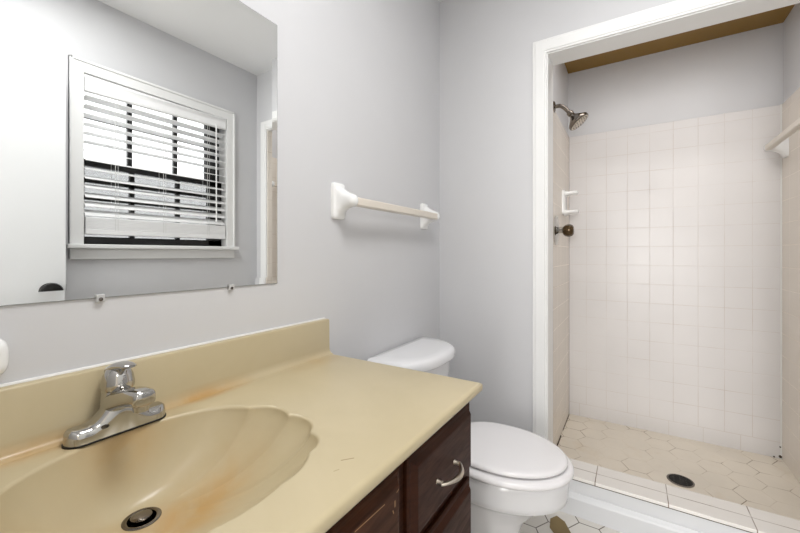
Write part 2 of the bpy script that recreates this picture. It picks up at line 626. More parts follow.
# jamb lining: two sides and the head
bm = bmesh.new()
add_box(bm, (E - 0.002, OYL - 0.004, 0.16), (E + 0.121, OYL + 0.01, OZ), 0.001)
add_box(bm, (E + 0.1, OYL - 0.001, 0.16), (E + 0.124, SYL + 0.02, OZ + 0.3), 0.001)
add_box(bm, (E - 0.002, OYR, OZ - 0.004), (E + 0.121, OYL, OZ + 0.01), 0.001)
struct(obj('trim_4', bm, 'trim'))

# curb: painted face, baseboard moulding on it, tiled top
struct(obj('trim_6', box((E - 0.008, W, -0.02), (E + 0.128, OYL + 0.06, 0.150)), 'curb'))
bm = bmesh.new()
for y0, y1 in ((W, OYL + 0.06),):
    pr = [(E - 0.008, 0.0), (E - 0.023, 0.0), (E - 0.023, 0.072), (E - 0.020, 0.080), (E - 0.016, 0.085), (E - 0.012, 0.093), (E - 0.008, 0.094)]
    add_loft(bm, [[(x, y0, z) for x, z in pr], [(x, y1, z) for x, z in pr]])
struct(obj('baseboard_curb', bm, 'curb'))
bm = bmesh.new()
add_box(bm, (E - 0.013, W, 0.149), (E + 0.134, OYL - 0.004, 0.162), 0.0015, 2)
struct(obj('trim_7', bm, 'curb_tile'))
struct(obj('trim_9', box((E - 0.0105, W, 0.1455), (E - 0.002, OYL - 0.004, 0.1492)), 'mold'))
# baseboards
bm = bmesh.new()
add_box(bm, (E - 0.014, CO, 0), (E, D, 0.085), 0.003)
struct(obj('baseboard_back', bm, 'trim'))
bm = bmesh.new()
add_box(bm, (0.90, D - 0.014, 0), (E - 0.014, D, 0.085), 0.003)
struct(obj('baseboard_left', bm, 'trim'))
bm = bmesh.new()
add_box(bm, (F, W, 0), (E - 0.024, W + 0.014, 0.085), 0.003)
struct(obj('baseboard_right', bm, 'trim'))

# brown patch of bare subfloor where a hex tile is broken away
bm = bmesh.new()
pts = [(1.688, 0.272), (1.655, 0.292), (1.600, 0.285), (1.565, 0.255), (1.575, 0.225), (1.610, 0.205), (1.640, 0.222), (1.668, 0.238)]
add_loft(bm, [[(x, y, -0.004) for x, y in pts], [(x, y, 0.0012) for x, y in pts]])
patch = obj('broken_tile_patch', bm, 'subfloor', origin=(1.62, 0.25, 0.0))
patch['kind'] = 'structure'

# ------------------------------------------------------------------ window_1 in the right wall (seen in the mirror)
win = bpy.data.objects.new('window_1', None)
C.objects.link(win)
win.location = (1.114, W, 1.165)
win['kind'] = 'structure'
bm = bmesh.new()
cy0, cy1 = W, W + 0.016
OX0, OX1, OZ1 = 0.668, 1.562, 2.100
for a, b in (((OX0, cy0, 1.165), (WX0 + 0.004, cy1, OZ1)), ((WX1 - 0.004, cy0, 1.165), (OX1, cy1, OZ1)),
             ((WX0, cy0, WZ1 - 0.004), (WX1, cy1, OZ1))):
    add_box(bm, a, b, 0.003)
add_box(bm, (OX0, cy0, 1.165), (OX0 + 0.014, cy1 + 0.006, OZ1), 0.003)
add_box(bm, (OX1 - 0.014, cy0, 1.165), (OX1, cy1 + 0.006, OZ1), 0.003)
add_box(bm, (OX0, cy0, OZ1 - 0.014), (OX1, cy1 + 0.006, OZ1), 0.003)
obj('casing', bm, 'trim', win)
bm = bmesh.new()
add_box(bm, (OX0 - 0.014, W - 0.075, 1.145), (OX1 + 0.014, W + 0.045, 1.167), 0.005, 3)
obj('sill', bm, 'trim', win)
bm = bmesh.new()
add_box(bm, (OX0 + 0.002, W, 1.090), (OX1 - 0.002, W + 0.016, 1.145), 0.004)
obj('apron', bm, 'trim', win)
bm = bmesh.new()   # reveal lining
for a, b in (((WX0 - 0.012, W - T, WZ0), (WX0 + 0.003, W, WZ1)), ((WX1 - 0.003, W - T, WZ0), (WX1 + 0.012, W, WZ1)),
             ((WX0, W - T, WZ1 - 0.003), (WX1, W, WZ1 + 0.012))):
    add_box(bm, a, b)
obj('reveal', bm, 'trim', win)


def sash(name, y, z0, z1, rails, bot, topr):
    bm = bmesh.new()
    x0, x1 = WX0 + 0.003, WX1 - 0.003
    xl, xr = 0.748, 1.408
    add_box(bm, (x0, y - 0.014, z0), (xl, y + 0.014, z1), 0.002)
    add_box(bm, (xr, y - 0.014, z0), (x1, y + 0.014, z1), 0.002)
    add_box(bm, (x0, y - 0.014, z0), (x1, y + 0.014, z0 + bot), 0.002)
    add_box(bm, (x0, y - 0.014, z1 - topr), (x1, y + 0.014, z1), 0.002)
    s = obj(name, bm, 'sash', win)
    bm = bmesh.new()
    for xx in (0.966, 1.216):
        add_box(bm, (xx - 0.011, y - 0.011, z0 + 0.02), (xx + 0.011, y + 0.011, z1 - 0.02))
    for zz, hh in rails:
        add_box(bm, (x0 + 0.02, y - 0.011, zz - hh), (x1 - 0.02, y + 0.011, zz + hh))
    obj('muntin_grid', bm, 'sash', s)
    bm = box((x0 + 0.01, y - 0.002, z0 + 0.01), (x1 - 0.01, y + 0.002, z1 - 0.01))
    obj('pane', bm, 'glass', s)


sash('upper_sash', W - 0.092, 1.590, 2.037, ((1.848, 0.011),), 0.030, 0.034)
sash('lower_sash', W - 0.062, 1.168, 1.612, ((1.508, 0.015), (1.412, 0.010)), 0.040, 0.034)
bm = box((WX0 + 0.01, W - 0.1085, 1.175), (WX1 - 0.01, W - 0.1075, 1.585))
obj('insect_screen', bm, 'screen', win)

# ------------------------------------------------------------------ entry door, open along the window wall
a_ = math.atan2(0.105, 0.752)
hx, hy = -0.135, -0.607
du = Vector((math.cos(a_), math.sin(a_), 0))
dn = Vector((-math.sin(a_), math.cos(a_), 0))
door = bpy.data.objects.new('door_1', None)
C.objects.link(door)
door.location = (hx, hy, 0.0)
door['kind'] = 'structure'
H3 = Vector((hx, hy, 0))


def dpt(u, n, z):
    return H3 + du * u + dn * n + Vector((0, 0, z))


def dbox(u0, u1, n0, n1, z0, z1, bev=0.002):
    b = box((u0, n0, z0), (u1, n1, z1), bev)
    for v in b.verts:
        v.co = dpt(*v.co)
    return b


obj('door_slab', dbox(0.0, 0.760, -0.035, 0.0, 0.012, 2.030), 'door', door)
kz = 0.950
ku = 0.706
bm = bmesh.new()
add_lathe(bm, dpt(ku, 0.0, kz), dn, [(0, 0.038), (0.004, 0.038), (0.008, 0.033), (0.010, 0.015), (0.026, 0.014), (0.032, 0.026),
                                      (0.040, 0.0365), (0.050, 0.0400), (0.060, 0.0365), (0.066, 0.024), (0.068, 0.004)], 28)
kn = obj('door_knob', bm, 'knob', door, smooth=True)
bm = bmesh.new()
add_lathe(bm, dpt(ku, 0.066, kz), dn, [(0, 0.006), (0.002, 0.005), (0.0025, 0.001)], 12)
obj('lock_button', bm, 'nickel', kn, smooth=True)
bm = bmesh.new()
add_lathe(bm, dpt(ku, -0.035, kz), -dn, [(0, 0.032), (0.006, 0.030), (0.010, 0.013), (0.022, 0.012), (0.030, 0.02), (0.040, 0.028), (0.052, 0.022), (0.056, 0.004)], 28)
obj('door_knob', bm, 'knob', door, smooth=True)
obj('latch_plate', dbox(0.7595, 0.7615, -0.030, -0.006, kz - 0.028, kz + 0.028, 0.0005), 'knob', door)
for z in (0.2, 1.05, 1.82):
    bm = bmesh.new()
    add_lathe(bm, dpt(-0.002, 0.004, z), (0, 0, 1), [(0, 0.006), (0.09, 0.006)], 12)
    obj('hinge', bm, 'nickel', door, smooth=True)

# ------------------------------------------------------------------ window blind
BX0, BX1 = 0.730, 1.497
YB = W - 0.012
bl = empty('window_blind', (1.114, YB, 2.035),
           'white two-inch horizontal slat blind hanging half open in the dark-framed window', 'window blind')
bm = bmesh.new()   # valance with rounded returns
pr = [(-0.010, 1.952), (-0.002, 1.950), (0.007, 1.955), (0.010, 1.966), (0.007, 1.978), (0.008, 1.992), (0.006, 2.010), (0.009, 2.018), (0.006, 2.024), (-0.010, 2.025)]
tl = 0.010
add_loft(bm, [[(BX0 - 0.002, YB + 0.024 + a, z - tl) for a, z in pr], [(BX1 - 0.008, YB + 0.024 + a, z + tl) for a, z in pr],
              [(BX1 + 0.000, YB + 0.020 + a * 0.6, z * 0.94 + 1.99 * 0.06 + tl) for a, z in pr]])
obj('valance', bm, 'blind', bl, smooth=True)
obj('headrail', box((BX0, YB - 0.028, 1.990), (BX1, YB + 0.018, 2.034), 0.002), 'blind', bl)
ZS0, ZS1 = 1.920, 1.330
NS = 14


def slat_tilt(k):
    u = k / (NS - 1)
    return math.radians(14 - 10 * u / 0.28 if u < 0.28 else (4 if u < 0.46 else -12 - 30 * (u - 0.46) / 0.54))



def slat_bm(tilt):
    bm = bmesh.new()
    n = 8
    top, bot = [], []
    for i in range(n + 1):
        s = -0.025 + 0.05 * i / n
        crown = 0.0022 * (1 - (s / 0.025) ** 2)
        top.append((s, crown + 0.0014))
        bot.append((s, crown - 0.0014))
    prof = top + bot[::-1]
    R = [(s * math.cos(tilt) - z * math.sin(tilt), s * math.sin(tilt) + z * math.cos(tilt)) for s, z in prof]
    add_loft(bm, [[(BX0 + 0.004, s, z) for s, z in R], [(BX1 - 0.004, s, z) for s, z in R]])
    return bm


for k in range(NS):
    z = ZS0 + (ZS1 - ZS0) * k / (NS - 1)
    bm = slat_bm(slat_tilt(k))
    bmesh.ops.translate(bm, verts=bm.verts, vec=(0, YB, z))
    obj('slat', bm, 'blind', bl, smooth=True)
for z in (1.301, 1.2925, 1.284, 1.2755, 1.267, 1.2585, 1.250):
    bm = slat_bm(0.0)
    bmesh.ops.scale(bm, verts=bm.verts, vec=(1, 1, 2.6))
    bmesh.ops.translate(bm, verts=bm.verts, vec=(0, YB, z))
    obj('slat', bm, 'blind', bl, smooth=True)
obj('bottom_rail', box((BX0 + 0.003, YB - 0.026, 1.218), (BX1 - 0.003, YB + 0.026, 1.246), 0.004, 3), 'blind', bl)
for xx in (0.860, 1.100, 1.366):
    bm = bmesh.new()
    for yy in (YB - 0.0265, YB + 0.0265):
        add_tube(bm, [(xx, yy, 1.99), (xx, yy, 1.24)], 0.0011, 6)
    add_tube(bm, [(xx + 0.012, YB + 0.0275, 1.99), (xx + 0.012, YB + 0.0275, 1.24)], 0.0009, 6)
    obj('ladder_cord', bm, 'cord', bl)
bm = bmesh.new()
add_tube(bm, [(1.418, YB + 0.040, 1.975), (1.418, YB + 0.042, 1.36)], 0.0042, 8)
add_tube(bm, [(1.418, YB + 0.042, 1.36), (1.418, YB + 0.042, 1.33)], [0.0045, 0.006], 8)
obj('tilt_wand', bm, 'plate', bl, smooth=True)

# ------------------------------------------------------------------ mirror with bevelled edge
MX0, MX1, MZ0, MZ1 = -0.080, 0.700, 1.036, 1.767
mir = empty('wall_mirror', ((MX0 + MX1) / 2, D, MZ0), 'large frameless wall mirror on clips above the cream vanity top', 'mirror')
bm = bmesh.new()
bw = 0.018
tilt_h = 0.0007


def rectring(ins, y):
    return [(MX0 + ins, y, MZ0 + ins), (MX1 - ins, y, MZ0 + ins), (MX1 - ins, y, MZ1 - ins), (MX0 + ins, y, MZ1 - ins)]


add_loft(bm, [rectring(0, D - 0.0035), rectring(bw, D - 0.0035 - tilt_h)], True, False, True)
obj('mirror_glass', bm, 'mirror', mir)
bm = bmesh.new()
add_loft(bm, [rectring(-0.0006, D - 0.0006), rectring(-0.0006, D - 0.0034)], True, True, True)
obj('backing', bm, 'mirror_edge', mir)
for cx in (0.288, 0.557):
    bm = bmesh.new()
    add_box(bm, (cx - 0.007, D - 0.008, MZ0 - 0.008), (cx + 0.007, D, MZ0 - 0.001), 0.0012)
    add_box(bm, (cx - 0.007, D - 0.0085, MZ0 - 0.008), (cx + 0.007, D - 0.0055, MZ0 + 0.006), 0.001)
    cl = obj('mirror_clip', bm, 'clip', mir)
    bm = bmesh.new()
    add_lathe(bm, (cx, D - 0.008, MZ0 - 0.003), (0, -1, 0), [(0, 0.0038), (0.0015, 0.0034), (0.002, 0.001)], 12)
    obj('screw', bm, 'dark_chrome', cl, smooth=True)


# ------------------------------------------------------------------ ceramic towel bars
def superell(w, h, n, p):
    out = []
    for i in range(n):
        a = 2 * PI * i / n
        c, s = math.cos(a), math.sin(a)
        out.append((math.copysign(abs(c) ** (2 / p), c) * w / 2, math.copysign(abs(s) ** (2 / p), s) * h / 2))
    return out


def bracket(parent, base, out, along, zc, hw=0.062, hh=0.124, reach=0.086):
    """glazed bracket: tile plate, flared neck, rounded nose. out: into the room; along: bar direction"""
    out, along = Vector(out), Vector(along)
    bm = bmesh.new()
    n = 40
    secs = [(0.000, hw, hh, 8, 0), (0.010, hw, hh, 8, 0), (0.014, hw - 0.006, hh - 0.006, 7, 0),
            (0.016, hw - 0.012, hh - 0.016, 5, 0.000), (0.022, hw - 0.016, hh - 0.030, 3.5, 0.000),
            (0.032, hw - 0.019, hh - 0.048, 2.6, 0.001), (0.045, hw - 0.021, hh - 0.064, 2.3, 0.001),
            (0.060, hw - 0.022, hh - 0.076, 2.2, 0.000), (reach - 0.014, hw - 0.022, hh - 0.082, 2.2, -0.002),
            (reach - 0.006, hw - 0.028, hh - 0.089, 2.1, -0.002), (reach - 0.0015, hw - 0.043, hh - 0.104, 2, -0.002), (reach, 0.003, 0.003, 2, -0.002)]
    base = Vector(base)
    rings = []
    for d, w_, h_, p, dz in secs:
        rings.append([base + out * d + along * a + Vector((0, 0, b + dz)) for a, b in superell(w_, h_, n, p)])
    add_loft(bm, rings)
    return obj('bracket', bm, 'ceramic', parent, smooth=True, autos=50)


def towel_bar(name, label, cat, group, wall_y, sgn, x0, x1, z, yb):
    r = empty(name, ((x0 + x1) / 2, wall_y, z), label, cat, group)
    for x in (x0, x1):
        bracket(r, (x, wall_y, z), (0, sgn, 0), (1, 0, 0), z)
    bm = bmesh.new()
    yc = wall_y + sgn * yb
    hs = 0.0145
    c = 0.004
    pr = [(-hs, -hs + c), (-hs, hs - c), (-hs + c, hs), (hs - c, hs), (hs, hs - c), (hs, -hs + c), (hs - c, -hs), (-hs + c, -hs)]
    add_loft(bm, [[(x0 + 0.010, yc + a, z - 0.004 + b) for a, b in pr], [(x1 - 0.010, yc + a, z - 0.004 + b) for a, b in pr]])
    obj('bar', bm, 'bar', r)
    return r


towel_bar('towel_bar', 'white ceramic towel bar with cream rod on the grey wall right of the mirror', 'towel bar', 'white ceramic towel bars',
          D, -1, 0.955, 1.572, 1.298, 0.068)
towel_bar('towel_bar', 'white ceramic towel bar with cream rod on the tiled right shower wall', 'towel bar', 'white ceramic towel bars',
          SYR, 1, 2.045, 2.640, 1.672, 0.070)

# ------------------------------------------------------------------ vanity cabinet
CX0, CX1, CYF, CZT = -0.135, 0.886, 0.350, 0.7712
cab = empty('vanity_cabinet', CABR, 'dark brown stained wooden vanity cabinet under the cream sink top', 'cabinet')
bm = bmesh.new()
th = 0.018
add_box(bm, (CX0, CYF, 0.0), (CX0 + th, D - 0.004, CZT))
add_box(bm, (CX1 - th, CYF, 0.0), (CX1, D - 0.004, CZT))
add_box(bm, (CX0 + th, D - 0.02, 0.0), (CX1 - th, D - 0.004, CZT - 0.1))
add_box(bm, (CX0 + th, CYF + 0.06, 0.09), (CX1 - th, D - 0.02, 0.106))
add_box(bm, (CX0 + th, CYF + 0.06, 0.0), (CX1 - th, CYF + 0.075, 0.09))
obj('carcass', bm, 'wood', cab)
bm = bmesh.new()   # face frame
XF = [(CX0, CX0 + 0.045), (0.527, 0.576), (CX1 - 0.040, CX1)]
for a, b in XF:
    add_box(bm, (a, CYF - 0.001, 0.09), (b, CYF + 0.019, CZT - 0.0005), 0.001)
add_box(bm, (CX0 + 0.045, CYF - 0.0005, CZT - 0.036), (0.527, CYF + 0.019, CZT - 0.0005), 0.001)
add_box(bm, (0.576, CYF - 0.0005, CZT - 0.036), (CX1 - 0.040, CYF + 0.019, CZT - 0.0005), 0.001)
add_box(bm, (CX0 + 0.045, CYF - 0.0005, 0.09), (CX1 - 0.04, CYF + 0.019, 0.125), 0.001)
for z in (0.556, 0.330):
    add_box(bm, (0.576, CYF - 0.0005, z), (CX1 - 0.040, CYF + 0.019, z + 0.030), 0.001)
obj('face_frame', bm, 'wood', cab)


def lipped_front(x0, x1, z0, z1):
    """overlay front with a routed edge: back plane at CYF, face at CYF-0.02"""
    bm = bmesh.new()
    secs = [(0.0, 0.000), (0.0, -0.007), (0.003, -0.0095), (0.009, -0.0105), (0.013, -0.014), (0.018, -0.0195), (0.021, -0.020)]
    rings = []
    for ins, y in secs:
        rings.append([(x0 + ins, CYF - 0.0012 + y, z0 + ins), (x1 - ins, CYF - 0.0012 + y, z0 + ins),
                      (x1 - ins, CYF - 0.0012 + y, z1 - ins), (x0 + ins, CYF - 0.0012 + y, z1 - ins)])
    add_loft(bm, rings)
    return bm


def pull(parent, xc, zc, L=0.082):
    bm = bmesh.new()
    y0 = CYF - 0.021
    for s in (-1, 1):
        add_lathe(bm, (xc + s * L / 2, y0 + 0.001, zc), (0, -1, 0), [(0, 0.0055), (0.003, 0.005), (0.006, 0.0045), (0.012, 0.0042)], 14)
    pts, rr = [], []
    for i in range(21):
        s = -1 + 2 * i / 20
        pts.append((xc + s * (L / 2 + 0.004), y0 - 0.010 - 0.020 * math.cos(s * PI / 2) ** 0.8 if abs(s) < 1 else y0 - 0.010, zc - 0.001))
        rr.append(0.0040 + 0.0022 * math.cos(s * PI / 2) ** 2)
    add_tube(bm, pts, rr, 12, True, (1.0, 0.72))
    return obj('handle', bm, 'nickel', parent, smooth=True)


for z0, z1 in ((0.590, 0.750), (0.362, 0.567), (0.112, 0.340)):
    d = obj('drawer', lipped_front(0.566, 0.862, z0, z1), 'wood', cab)
    pull(d, 0.704, (z0 + z1) / 2 - 0.006)
for x0, x1, hs in ((0.206, 0.538, -1), (-0.125, 0.196, 1)):
    d = obj('door', lipped_front(x0, x1, 0.112, 0.750), 'wood_door', cab)
    bm = bmesh.new()
    for k in range(1):
        xi0, xi1, zi0, zi1 = x0 + 0.065, x1 - 0.065, 0.18, 0.665
        add_loft(bm, [[(xi0, CYF - 0.0215, zi0), (xi1, CYF - 0.0215, zi0), (xi1, CYF - 0.0215, zi1), (xi0, CYF - 0.0215, zi1)],
                      [(xi0 + 0.02, CYF - 0.026, zi0 + 0.02), (xi1 - 0.02, CYF - 0.026, zi0 + 0.02), (xi1 - 0.02, CYF - 0.026, zi1 - 0.02), (xi0 + 0.02, CYF - 0.026, zi1 - 0.02)]], True, False, True)
    obj('panel', bm, 'wood', d)
    kx = x0 + 0.03 if hs < 0 else x1 - 0.03
    bm = bmesh.new()
    add_lathe(bm, (kx, CYF - 0.021, 0.52), (0, -1, 0), [(0, 0.008), (0.01, 0.006), (0.014, 0.013), (0.022, 0.015), (0.026, 0.006)], 18)
    obj('knob', bm, 'nickel', d, smooth=True)

# ------------------------------------------------------------------ vanity top with shell basin
top = empty('bathroom_sink', TOPR, 'cream one-piece countertop sink with a scalloped shell basin and rust stains', 'sink')
VX0, VX1, VY0, VY1, VZ = -0.145, 0.900, 0.320, 0.8365, 0.7939
BC = (0.302, 0.600)
DRN = (0.297, 0.706)
DEP = 0.126
angs = set(2 * PI * i / 208 for i in range(208))
ins = 0.010
for cx_, cy_ in ((VX0 + ins, VY0 + ins), (VX1 - ins, VY0 + ins), (VX1 - ins, VY1), (VX0 + ins, VY1)):
    a = math.atan2(cy_ - BC[1], cx_ - BC[0]) % (2 * PI)
    near = min(angs, key=lambda q: abs(q - a))
    angs.discard(near)
    angs.add(a)
angs = sorted(angs)


def rim_ell(a):
    ca, sa = math.cos(a), math.sin(a)
    ax, ay = 0.213, 0.181
    p = 2.25
    r = (abs(ca / ax) ** p + abs(sa / ay) ** p) ** (-1 / p)
    return r


NOTCH = [24, -3, -29, -50, -75, -105, -130, -151, -177, -204, -336]


def lobe(a):
    """0 at the notches, 1 at lobe crowns; the plain back edge is one wide lobe"""
    d = math.degrees(a) % 360
    if d > 24.0001:
        d -= 360
    W8 = (1, 1, 0.9, 0.4, 0.25, 0.4, 0.9, 1, 1, 1)
    for k, (p, q) in enumerate(zip(NOTCH[:-1], NOTCH[1:])):
        if q <= d <= p + 0.001:
            u = (p - d) / (p - q)
            v = max(0.0, math.sin(PI * u))
            return 0.45 + (v ** 0.7 - 0.45) * W8[k] if k < 9 else min(1.0, v * 2.6) ** 0.7 * 0.75
    return 0.45


def rect_hit(a, x0, x1, y0, y1):
    ca, sa = math.cos(a), math.sin(a)
    tt = 1e9
    if ca > 1e-9: tt = min(tt, (x1 - BC[0]) / ca)
    if ca < -1e-9: tt = min(tt, (x0 - BC[0]) / ca)
    if sa > 1e-9: tt = min(tt, (y1 - BC[1]) / sa)
    if sa < -1e-9: tt = min(tt, (y0 - BC[1]) / sa)
    return BC[0] + ca * tt, BC[1] + sa * tt


def clampo(p, o):
    """move a point of the inset rectangle outwards by o on the free edges"""
    x, y = p
    if abs(x - (VX1 - ins)) < 1e-6: x = VX1 - ins + o
    if abs(x - (VX0 + ins)) < 1e-6: x = VX0 + ins + o * 0
    if abs(y - (VY0 + ins)) < 1e-6: y = VY0 + ins - o
    return x, y


bm = bmesh.new()
rings = []
inset = [rect_hit(a, VX0 + ins, VX1 - ins, VY0 + ins, VY1) for a in angs]
# edge nosing from below upwards
for o, dz in ((-0.012, -0.022), (0.006, -0.022), (0.0095, -0.0195), (0.010, -0.016), (0.010, -0.006), (0.008, -0.003), (0.004, -0.0004)):
    rings.append([clampo(p, o) + (VZ + dz,) for p in inset])
rings.append([p + (VZ,) for p in inset])
ER = 0.007


def rimpt(a, s):
    r = rim_ell(a) + 0.015 * (lobe(a) - 0.45) * (1 - s) ** 1.1
    px, py = BC[0] + math.cos(a) * r, BC[1] + math.sin(a) * r
    return px, py


for f in (0.5, 0.15):
    row = []
    for a, p in zip(angs, inset):
        q = rimpt(a, 0)
        q2 = (q[0] + math.cos(a) * ER, q[1] + math.sin(a) * ER)
        row.append((q2[0] + (p[0] - q2[0]) * f, q2[1] + (p[1] - q2[1]) * f, VZ))
    rings.append(row)
for k in range(5):      # rounded lip
    an = (PI / 2) * k / 5
    row = []
    for a in angs:
        q = rimpt(a, 0)
        off = ER * (1 - math.sin(an))
        row.append((q[0] + math.cos(a) * off, q[1] + math.sin(a) * off, VZ - ER * (1 - math.cos(an))))
    rings.append(row)
NB = 22
rd = 0.0215
for k in range(NB + 1):
    u = k / NB
    s = u ** 1.35
    g = (1 - (1 - s) ** 2.3) ** 0.80
    row = []
    for a in angs:
        q = rimpt(a, s)
        e_ = (DRN[0] + math.cos(a) * rd, DRN[1] + math.sin(a) * rd)
        # fluted floor: ridges fade towards the drain
        fl = -0.0022 * (lobe(a) - 0.5) * math.sin(PI * min(1, s * 1.15)) if s < 0.87 else 0
        row.append((q[0] + (e_[0] - q[0]) * s, q[1] + (e_[1] - q[1]) * s, VZ - ER - (DEP - ER) * g + fl))
    rings.append(row)
rings.append([(DRN[0] + math.cos(a) * (rd - 0.001), DRN[1] + math.sin(a) * (rd - 0.001), VZ - DEP - 0.03) for a in angs])
add_loft(bm, rings, True, False, False)
obj('countertop', bm, 'marble', top, smooth=True, autos=60)
# backsplash with coved foot
bm = bmesh.new()
pr = [(0.855, 0.780), (0.855, 0.906), (0.840, 0.906), (0.8375, 0.9045), (0.8365, 0.902), (0.8358, 0.815), (0.834, 0.804), (0.829, 0.797), (0.820, 0.7938), (0.820, 0.780)]
add_loft(bm, [[(VX0, y, z) for y, z in pr], [(VX1 - 0.006, y, z) for y, z in pr], [(VX1 - 0.002, min(y + 0.002, 0.8555), z - (0.0015 if z > 0.85 else 0)) for y, z in pr],
              [(VX1, min(y + 0.004, 0.856), z - (0.004 if z > 0.85 else 0)) for y, z in pr]])
obj('backsplash', bm, 'marble', top, smooth=True, autos=50)
bm = bmesh.new()
add_tube(bm, [(VX0, 0.8535, 0.907), (VX1 - 0.01, 0.8535, 0.907), (VX1, 0.854, 0.900)], 0.0035, 8)
obj('caulk_bead', bm, 'caulk', top, smooth=True)
# sink drain: flange, stopper
zb = VZ - DEP
bm = bmesh.new()
add_lathe(bm, (DRN[0], DRN[1], zb), (0, 0, 1), [(-0.03, 0.0190), (-0.006, 0.0198), (0.0010, 0.0212), (0.0024, 0.0235), (0.0024, 0.0262), (0.0010, 0.0285), (-0.001, 0.0285)], 40, False, False)
fl = obj('drain_flange', bm, 'dark_chrome', top, smooth=True)
bm = bmesh.new()
add_lathe(bm, (DRN[0], DRN[1], zb - 0.025), (0, 0, 1), [(0, 0.0188), (0.001, 0.0188)], 32)
obj('drain_throat', bm, 'hole', fl)
bm = bmesh.new()
add_lathe(bm, (DRN[0], DRN[1] + 0.002, zb - 0.001), Vector((0.0, 0.03, 1)), [(-0.018, 0.006), (-0.001, 0.006), (0.0, 0.0150), (0.003, 0.0162), (0.0055, 0.0158), (0.007, 0.012), (0.0075, 0.002)], 36)
obj('stopper', bm, 'dark_chrome', fl, smooth=True)

# ------------------------------------------------------------------ faucet
FX, FY, FZ = 0.300, 0.8045, VZ
fau = empty('faucet', (FX, FY, FZ), 'chrome single-lever faucet on the back edge of the cream sink', 'faucet')


def stadium(L, wd, n=48):
    out = []
    for i in range(n):
        a = 2 * PI * i / n
        c, s = math.cos(a), math.sin(a)
        out.append((math.copysign(L / 2 - wd / 2, c) * (1 if abs(c) > 1e-6 else 0) + c * wd / 2, s * wd / 2))
    return out


bm = bmesh.new()
add_loft(bm, [[(FX + a, FY + b, FZ + z) for a, b in stadium(0.160, 0.049)] for z in (0.0, 0.003)])
obj('gasket', bm, 'black', fau)
# body: wings low at both ends, swelling to the middle
bm = bmesh.new()
NU = 56
rings = []
ends = 0.0785


def body_h(s):
    s = abs(s)
    if s > 0.62:
        return 0.024
    q = 1 - s / 0.62
    q = q * q * (3 - 2 * q)
    return 0.024 + 0.040 * q


for i in range(NU + 1):
    s = -1 + 2 * i / NU
    sx = math.sin(s * PI / 2)
    x = FX + sx * ends
    cap = math.sqrt(max(0.0, 1 - max(0, (abs(sx) - 0.72) / 0.28) ** 2))
    hwid = 0.0232 * max(cap, 0.03)
    h = body_h(sx) * (0.55 + 0.45 * min(1, cap * 1.3))
    n = 28
    ring = []
    for k in range(n + 1):
        a = PI * k / n
        c, sn = math.cos(a), math.sin(a)
        ring.append((x, FY - math.copysign(abs(c) ** 0.45, c) * hwid * (1 - 0.22 * sn), FZ + 0.003 + h * abs(sn) ** 0.42))
    rings.append(ring)
R = add_loft(bm, rings, True, True, True)
bdy = obj('body', bm, 'chrome', fau, smooth=True, autos=55)
# spout
bm = bmesh.new()
sp = spline([(FX, FY + 0.004, FZ + 0.050), (FX, FY - 0.020, FZ + 0.060), (FX, FY - 0.052, FZ + 0.070), (FX, FY - 0.080, FZ + 0.076), (FX, FY - 0.100, FZ + 0.078)], 6)
rings = []
for i, p in enumerate(sp):
    s = i / (len(sp) - 1)
    wx = 0.026 - 0.008 * s
    hz = 0.020 - 0.006 * s
    rings.append([(p.x + a, p.y, p.z + b) for a, b in superell(2 * wx, 2 * hz, 28, 3.2)])
e_ = rings[-1]
ctr = sp[-1]
for q, dy in ((0.9, -0.004), (0.72, -0.006), (0.3, -0.0068)):
    rings.append([(ctr.x + (p[0] - ctr.x) * q, ctr.y + dy, ctr.z + (p[2] - ctr.z) * q) for p in e_])
add_loft(bm, rings)
spo = obj('spout', bm, 'chrome', fau, smooth=True)
bm = bmesh.new()
add_lathe(bm, (FX, FY - 0.088, FZ + 0.068), (0, 0, -1), [(0, 0.0125), (0.006, 0.0125), (0.013, 0.0115), (0.0135, 0.008), (0.008, 0.0075)], 24, True, True)
obj('aerator', bm, 'chrome', spo, smooth=True)
# handle: collar, dome and lever
bm = bmesh.new()
add_lathe(bm, (FX, FY + 0.004, FZ + 0.055), (0, 0, 1), [(0, 0.026), (0.012, 0.0245), (0.018, 0.0235), (0.020, 0.0225)], 36)
obj('collar', bm, 'chrome', fau, smooth=True)
bm = bmesh.new()
add_lathe(bm, (FX, FY + 0.004, FZ + 0.076), (0, -0.08, 1), [(0, 0.0240), (0.004, 0.0262), (0.012, 0.0262), (0.026, 0.0232), (0.036, 0.018), (0.043, 0.011), (0.046, 0.002)], 36)
lev = obj('handle', bm, 'chrome', fau, smooth=True)
bm = bmesh.new()
lp = spline([(FX, FY + 0.016, FZ + 0.108), (FX, FY - 0.006, FZ + 0.1185), (FX, FY - 0.028, FZ + 0.123), (FX, FY - 0.046, FZ + 0.124)], 6)
rings = []
for i, p in enumerate(lp):
    s = i / (len(lp) - 1)
    wx = 0.017 - 0.006 * s
    hz = 0.0100 - 0.0065 * s
    rings.append([(p.x + a, p.y, p.z + b) for a, b in superell(2 * wx, 2 * hz, 24, 2.6)])
p = lp[-1]
rings.append([(p.x + (q[0] - p.x) * 0.6, p.y - 0.004, p.z + (q[2] - p.z) * 0.6) for q in rings[-1]])
add_loft(bm, rings)
obj('lever', bm, 'chrome', lev, smooth=True)
bm = bmesh.new()
dd = Vector((0.0, -1, 0.12))
add_lathe(bm, (FX, FY - 0.0198, FZ + 0.0965), dd, [(0, 0.0034), (0.0014, 0.003), (0.0018, 0.001)], 16)
obj('temperature_dot', bm, 'red', lev, smooth=True)
